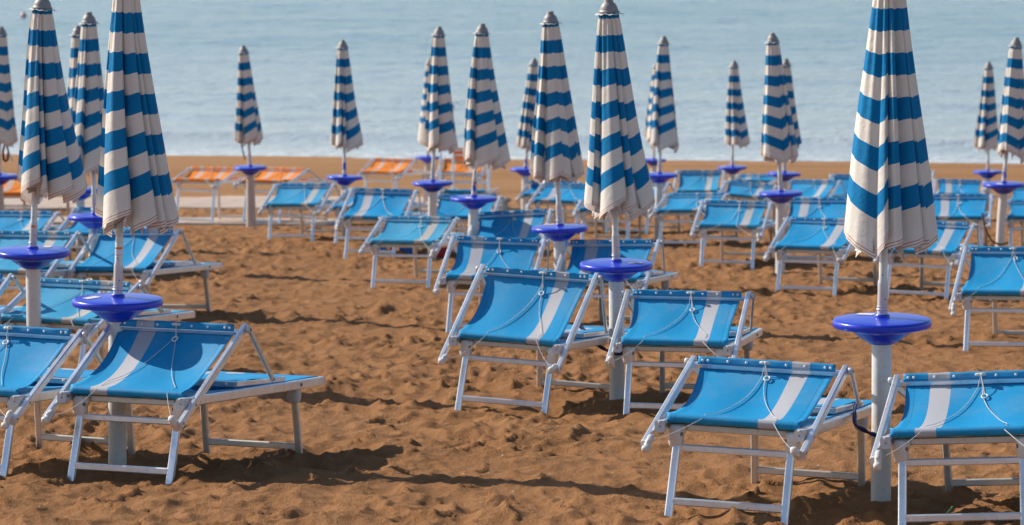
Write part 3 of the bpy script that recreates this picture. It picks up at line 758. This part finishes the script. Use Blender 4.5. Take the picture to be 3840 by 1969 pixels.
CH = [
#  X, Y, yaw, angle, roll, pitch | cloth, tall, fade, cord, label
 ('C0',(-3.140,20.734,-.314,.474,.036,.013),'L',0,0,0,'blue sun lounger cut by the left picture edge in the nearest row'),
 ('C1',(-2.183,20.508,-.358,.538,.019,.013),'L',0,0,0,'whole blue sun lounger nearest on the left with a stripe down its left side'),
 ('C2',(-3.416,26.742,-.313,.376,.028,.012),'R',0,.55,0,'faded blue sun lounger behind the large blue tray of the left umbrella'),
 ('C3',(-3.676,33.797,-.277,.510,-.01,.011),'R',0,.05,1,'blue sun lounger steeply raised behind the pole of the large left umbrella, facing open sand'),
 ('C4',(-.079,24.792,-.322,.667,.056,.013),'R',0,.08,0,'blue sun lounger with the highest raised shade, left of the middle white pipe'),
 ('C5',(1.051,24.41,-.175,.449,.011,.006),'R',0,.05,0,'blue sun lounger directly right of the middle white pipe with stripe on its right'),
 ('C6',(1.084,18.734,-.314,.392,.036,.008),'R',0,0,0,'nearest blue sun lounger left of the front right white pipe'),
 ('C7',(2.225,18.207,-.246,.355,-.05,.004),'L',0,0,0,'blue sun lounger in the bottom right corner beside the front white pipe'),
 ('C8',(-.259,32.337,-.154,.473,.034,-.001),'L',0,0,0,'blue sun lounger with left stripe directly behind the highest raised one'),
 ('C9',(.743,32.15,-.209,.472,-.015,.016),'L',0,0,1,'blue sun lounger with left stripe behind the middle blue tray'),
 ('C10',(3.015,38.192,-.335,.4,.014,-.001),'R',0,0,0,'blue sun lounger whose right side passes behind the large right umbrella'),
 ('C11',(2.524,43.777,-.194,.39,.017,-.007),'R',0,.25,2,'dusty blue sun lounger below the tray of the left leaning right hand umbrella'),
 ('C12',(-1.187,39.435,-.237,.343,.005,-.01),'R',0,.6,0,'faded turquoise sun lounger with beach bags showing under it'),
 ('C13',(-1.768,46.107,-.189,.489,.025,-.002),'L',0,0,0,'blue sun lounger with left stripe just behind the faded turquoise one'),
 ('C14',(-3.001,50.456,-.2,.39,-.007,.003),'R',0,.3,1,'pale blue sun lounger in front of the paved walk, right of the orange loungers'),
 ('C15',(-4.953,57.906,-.316,.264,.013,.008),'O',.198,0,1,'tall orange sun lounger on the paved walk, left of a blue tray'),
 ('C16',(-3.89,57.726,-.37,.281,.013,.015),'O',.198,0,1,'tall orange sun lounger on the paved walk, right of a blue tray, long rail showing'),
 ('C17',(-2.472,69.104,-.293,.338,.03,0),'O',.198,0,1,'far tall orange sun lounger alone on the sand beyond the paved walk'),
 ('C18',(-4.604,33.486,-.307,.491,.002,-.001),'R',0,.55,1,'faded blue sun lounger behind the left edge blue tray, stripe washed out'),
 ('C19',(-5.701,41.667,-.145,.308,-.002,.001),'R',0,.1,0,'blue sun lounger at the left picture edge just below the tan paving'),
 ('C20',(-4.732,41.386,-.234,.383,-.002,0),'R',0,0,1,'blue sun lounger half hidden behind the tray between the two large left umbrellas'),
 ('C21',(-6.504,48.305,-.15,.331,-.01,0),'O',.198,0,1,'tall orange sun lounger at the left picture edge'),
 ('C22',(-4.27,26.6,-.25,.45,0,0),'R',0,0,1,'blue sun lounger at the left edge showing only its arm and strut'),
 ('C23',(-.079,39.22,-.178,.458,-.06,-.001),'R',0,0,0,'blue sun lounger tilting down to its left, behind the left striped one of the middle'),
 ('C24',(-.68,46.373,-.148,.366,.009,.001),'R',0,.05,1,'blue sun lounger behind the tray with the wide blue underside left of the tilting one'),
 ('C26',(.628,54.259,-.26,.346,.029,.002),'L',0,0,0,'blue sun lounger seen on both sides of the tall middle umbrella pole'),
 ('C27',(.499,59.142,-.216,.295,.006,.001),'L',0,0,1,'farther blue sun lounger whose left corner shows behind the one at the middle pole'),
 ('C28',(1.222,49.196,-.126,.167,.017,.005),'R',0,0,1,'blue sun lounger under the hem of the tallest middle umbrella'),
 ('C29',(1.668,54.616,-.321,.42,.029,.012),'R',0,.2,1,'sun lounger mostly hidden behind the tallest middle umbrella, legs showing'),
 ('C30',(2.241,49.142,-.303,.299,-.021,.001),'R',0,.1,1,'blue sun lounger just right of the tallest middle umbrella beside a white pipe'),
 ('C31',(3.171,63.892,-.141,.496,-.013,0),'R',0,.35,1,'upright faded sun lounger in the farthest blue row, left of the small lone umbrella tray'),
 ('C32',(4.901,76.168,-.198,.158,.018,.002),'L',0,0,2,'far blue sun lounger, a low strip right of the small lone umbrella'),
 ('C33',(3.683,60.043,-.203,.28,.083,.003),'R',0,.15,1,'blue sun lounger tilting down to its right beneath the small lone umbrella'),
 ('C34',(4.521,58.252,-.346,.394,-.005,.001),'R',0,.1,1,'plain looking blue sun lounger right of two overlapping blue trays'),
 ('C35',(5.655,62.447,-.247,.342,-.001,.001),'R',0,0,1,'blue sun lounger cut off by the left edge of the large right umbrella'),
 ('C36',(5.352,59.213,-.242,.509,.019,-.001),'R',0,.1,1,'blue sun lounger with a raised corner touching the large right umbrella'),
 ('C37',(3.602,44.939,-.237,.408,-.002,0),'L',0,0,0,'wide blue sun lounger with left stripe, left of the large right umbrella'),
 ('C38',(7.598,63.569,-.129,.328,.029,0),'L',0,0,2,'far blue sun lounger below the small tray near the right edge'),
 ('C39',(5.62,47.024,-.162,.395,-.013,.001),'L',0,0,2,'blue sun lounger with V shaped cord between the large right umbrella and a pipe'),
 ('C40',(4.057,37.335,-.308,.408,.034,.005),'R',0,0,1,'blue sun lounger with broad stripe coming out from behind the large right umbrella'),
 ('C41',(3.989,30.163,-.263,.513,-.004,.014),'R',0,.1,0,'blue sun lounger cut by the right edge, plain and nearest above the corner one'),
 ('C42',(6.639,47.34,-.218,.285,-.004,.003),'R',0,0,1,'blue sun lounger cut by the right edge beside the numbered umbrella pipe'),
 ('C43',(7.931,57.026,-.269,.332,0,.001),'R',0,.1,1,'blue sun lounger at the right edge, behind the one by the numbered umbrella'),
 ('C44',(7.648,71.527,-.139,.421,-.007,0),'L',0,0,1,'farthest blue sun lounger, only its arm showing right of the large right umbrella'),
 ('C45',(-2.068,49.605,-.276,.31,0,.003),'L',0,0,1,'blue sun lounger squeezed behind the one with left stripe beyond the open sand'),
 ('C46',(-1.031,69.524,-.102,.332,.053,-.001),'O',.198,0,1,'tall orange sun lounger with an orange headrest behind the middle left umbrellas'),
 ('C48',(-.80,62.2,-.10,1.42,.0,0),'R',0,.2,1,'bare blue sun lounger with empty metal frames folded upright'),
]
CM = {'L': M['blue_L'], 'R': M['blue_R'], 'O': M['orange']}
for i, (k, p, c, tall, fade, cord, lab) in enumerate(CH):
    lounger(i*13+5, p, CM[c], lab, tall, fade, k == 'C48', 'sun loungers in rows on the sand' if c != 'O' else 'tall orange sun loungers', k == 'C46', cord)

# ------------------------------------------------------------------ ropes, straps, bags, bits
def rope(pts, r, label, m=None, tw=True, cat='rope', name='rope'):
    P_ = []
    for i in range(len(pts)-1):
        a, b = Vector(pts[i]), Vector(pts[i+1])
        for f in np.linspace(0, 1, 7)[:-1]: P_.append(a.lerp(b, float(f)))
    P_.append(Vector(pts[-1])); mb = MB()
    for _ in range(2): P_ = [P_[0]]+[(P_[i-1]+P_[i]*2+P_[i+1])/4 for i in range(1, len(P_)-1)]+[P_[-1]]
    if tw:
        for ph in (0, math.pi):
            q = [p+Vector((math.cos(i*.8+ph)*r*.55, 0, math.sin(i*.8+ph)*r*.55)) for i, p in enumerate(P_)]
            mb.tube(q, r*.62, 7)
    else: mb.tube(P_, r, 7)
    o = mb.build(name, m or M['rope'], None); o.location = (0, 0, 0); tag(o, label, cat); return o
def ring_rope(key, fz, pL, pR, r, label):
    u = [q for q in UMB if q[0] == key][0]; x, y = u[7], u[2]; g = float(gz(x, y))
    pts = [pL, (x-.15, y-.03, g+fz+.03), (x-.065, y-.058, g+fz-.01), (x, y-.072, g+fz-.03), (x+.065, y-.058, g+fz-.02), (x+.15, y-.02, g+fz+.02), pR]
    rope(pts, r, label)
g = float(gz(1.95, 19.55))
ring_rope('A', .36, (1.845, 19.9, g+.44), (2.08, 18.95, g+.47), .011, 'navy rope looped round the front right white pipe between two loungers')
g = float(gz(.73, 25.4))
ring_rope('Cc', .34, (.47, 25.85, g+.46), (.84, 25.3, g+.42), .013, 'navy rope tying two loungers to the middle white pipe')
g = float(gz(.42, 32.9))
ring_rope('E', .36, (.22, 33.4, g+.50), (.62, 32.9, g+.40), .013, 'navy rope knotted behind the left striped lounger of the middle')
M['strap'] = simple('brown_strap', (.12, .06, .03), .8); M['rust'] = simple('rust_brown_leather', (.20, .045, .02), .5)
g = float(gz(5.8, 44.5))
u = [q for q in UMB if q[0] == 'L'][0]
rope([(5.60, 44.4, g+.62), (5.64, 44.36, g+.42), (5.72, 44.36, g+.28), (5.82, 44.39, g+.24), (5.92, 44.42, g+.26)], .013, 'brown strap round the pipe of the numbered umbrella', M['strap'], False, 'strap', 'strap')
def strap_loop(key, dx, dz, ln, w_, m, label):
    u = [q for q in UMB if q[0] == key][0]; g = float(gz(u[7], u[2])); z = g+u[3]+u[6]+dz; x = u[1]+dx; y = u[2]-.05
    mb = MB(); pts = [(x, y, z+.10), (x-.005, y, z), (x-w_, y, z-ln*.5), (x-w_*.7, y, z-ln*.92), (x, y, z-ln), (x+w_*.7, y, z-ln*.9), (x+w_, y, z-ln*.5), (x+.006, y, z)]
    mb.tube(pts, [.008, .010, .017, .019, .017, .019, .015, .009], 8); o = mb.build('strap', m, None); tag(o, label, 'strap')
strap_loop('T', .10, -.02, .25, .035, M['rust'], 'rust brown strap loop hanging under the umbrella at the left edge')
rope([(-6.49+.02, 47.93, float(gz(-6.6, 48))+1.33), (-6.46, 47.93, float(gz(-6.6, 48))+1.22), (-6.41, 47.93, float(gz(-6.6, 48))+1.1)], .008, 'thin grey tie hanging beside the rust brown strap', M['cord'], False, 'tie', 'tie')
gI = float(gz(-3.93, 56))
rope([(-4.06, 55.95, gI+1.34), (-4.05, 55.95, gI+1.22), (-4.01, 55.95, gI+1.06), (-4.0, 55.95, gI+1.02)], .010, 'dark blue tie hanging from the umbrella above the orange loungers', M['rope'], False, 'tie', 'tie')

# beach bags lying behind the faded lounger
def bag_mat():
    m, t, b = mat('patterned_beach_bag')
    tc = N(t, 'ShaderNodeTexCoord').outputs['Object']; ck = N(t, 'ShaderNodeTexVoronoi'); ck.inputs['Scale'].default_value = 9; ck.distance = 'MANHATTAN'
    mp = N(t, 'ShaderNodeMapping'); mp.inputs['Scale'].default_value = (1, .2, 1.3); L(t, tc, mp.inputs[0]); L(t, mp.outputs[0], ck.inputs[0])
    c = mix(t, math_(t, 'LESS_THAN', ck.outputs['Distance'], .28), (.015, .13, .42), (.50, .03, .03))
    L(t, c, b.inputs['Base Color']); b.inputs['Roughness'].default_value = .7; return m
def bag(x, y, w_, h_, d_, m, label, cat='bag', handles=True, name='beach_bag'):
    r = empty(name, (x, y, float(gz(x, y))-.01)); tag(r, label, cat)
    xs = np.linspace(0, 2*math.pi, 28, endpoint=False)[None, :]; ts = np.linspace(0, 1, 10)[:, None]
    sq = lambda v: np.sign(v)*np.abs(v)**.55
    k = 1+.10*np.sin(np.pi*ts)-.18*ts
    me = grid_mesh('bag_body', sq(np.cos(xs))*w_/2*k, sq(np.sin(xs))*d_/2*k*(1-.55*ts), h_*ts+.015*np.sin(xs*3+x)*ts, close=True)
    b = link('body', me, m, r); b.modifiers.new('thickness', 'SOLIDIFY').thickness = .006
    if handles:
        mb = MB()
        for yy in (-.03, .03): mb.tube([(-w_*.22, yy, h_*.95), (-w_*.18, yy-.02, h_*1.25), (0, yy-.03, h_*1.38), (w_*.18, yy-.02, h_*1.25), (w_*.22, yy, h_*.95)], .009, 7)
        mb.build('handle', M['frill'], r)
    return r
M['bag_blue'] = bag_mat(); M['bag_red'] = simple('red_fabric', (.38, .012, .015), .6); M['towel_blue'] = simple('blue_towel', (.01, .16, .42), .9, 0, .2, 30, None, 0, .004)
M['terracotta'] = simple('orange_brown_fabric', (.42, .09, .02), .8)
bag(-1.30, 46.75, .24, .14, .16, M['bag_blue'], 'blue beach bag with red pattern seen under the faded turquoise lounger')
bag(-.86, 46.2, .17, .10, .16, M['bag_red'], 'red bag on the sand right of the patterned beach bag', handles=False, name='red_bag')
bag(-1.50, 46.8, .09, .12, .10, M['terracotta'], 'orange brown pouch left of the patterned beach bag', 'pouch', False, 'pouch')
xs = np.linspace(-1, 1, 24)[None, :]; ts = np.linspace(-1, 1, 16)[:, None]
hb = .09*np.exp(-(xs*1.3)**2-(ts*1.2)**2)+.012*np.sin(xs*8+ts*5)*np.exp(-xs**2)
o = link('crumpled_towel', grid_mesh('towel', xs*.11+0*ts-1.64, ts*.10+0*xs+46.7, float(gz(-1.64, 46.7))+hb+.02*(1-ts**2)*(1-xs**2)), M['towel_blue'])
o.modifiers.new('thickness', 'SOLIDIFY').thickness = .008; tag(o, 'crumpled blue towel on the sand beside the orange brown pouch', 'towel')

# drinking straw, leaf, buoys
def at_ground(px, py):
    """where the line of sight through a photo point meets the sand (used once to read positions off)"""
    P = .1275; xx = (px-1920)/14068; u = (984.5-py)/14068; dy = math.cos(P)+u*math.sin(P); dz = -math.sin(P)+u*math.cos(P)
    lo, hi = 10., 100.
    for _ in range(50):
        m = (lo+hi)/2
        if m*dz/dy+Z0 > float(gz(m*xx/dy, m)): lo = m
        else: hi = m
    return lo*xx/dy, lo
a = (2.235, 18.95); g = ground(*a)
s = MB(); s.tube([(a[0]-.045, a[1]-.14, g+.012), (a[0]+.04, a[1]+.12, g+.03)], .004, 8); tag(s.build('drinking_straw', M['green'], None), 'green plastic straw on the shaded sand under the corner lounger', 'straw')
M['buoy'] = simple('faded_buoy_plastic', (.55, .33, .28), .5); M['buoy2'] = simple('grey_buoy_plastic', (.30, .30, .32), .5)
for (x, y, m_, lab) in ((-19.0, 146., M['buoy'], 'small pinkish buoy floating far out at the upper left'), (-1.75, 104.8, M['buoy2'], 'small grey float on the water beside the leaning pair of umbrellas')):
    b = MB(); b.lathe([(.02, -.10), (.10, -.06), (.13, .0), (.11, .07), (.04, .13), (.025, .14), (.022, .20)], 20); r = b.build('buoy', m_, None); r.location = (x, y, .05); tag(r, lab, 'buoy')

# shell grit scattered over the sand
def grit():
    rnd = random.Random(4); mb = MB()
    for i in range(900):
        y = 17.2+rnd.random()**1.6*16; x = rnd.uniform(-1, 1)*(y*.137+.4); g = None
        s = rnd.uniform(.0022, .0052)*(1.6 if rnd.random() < .08 else 1)
        mb.v += []
        rot = Matrix.Rotation(rnd.uniform(0, 6.3), 3, 'Z') @ Matrix.Rotation(rnd.uniform(-.5, .5), 3, 'X')
        vs = [rot @ Vector(v) for v in ((-s*1.3, 0, 0), (0, -s*.7, 0), (s*1.2, 0, 0), (0, s*.8, 0), (0, 0, s*.6))]
        mb.add([v+Vector((x, y, 0)) for v in vs], [(0, 1, 4), (1, 2, 4), (2, 3, 4), (3, 0, 4)])
    v = np.array(mb.v); c = v.reshape(-1, 5, 3)[:, 0, :]; zz = gz(c[:, 0], c[:, 1])+relief(c[:, 0], c[:, 1])
    v = v.reshape(-1, 5, 3); v[:, :, 2] += zz[:, None]+.001; mb.v = [tuple(q) for q in v.reshape(-1, 3)]
    tag(mb.build('shell_grit', M['shell'], None), 'broken white shell bits scattered over the sand', kind='stuff')
grit()
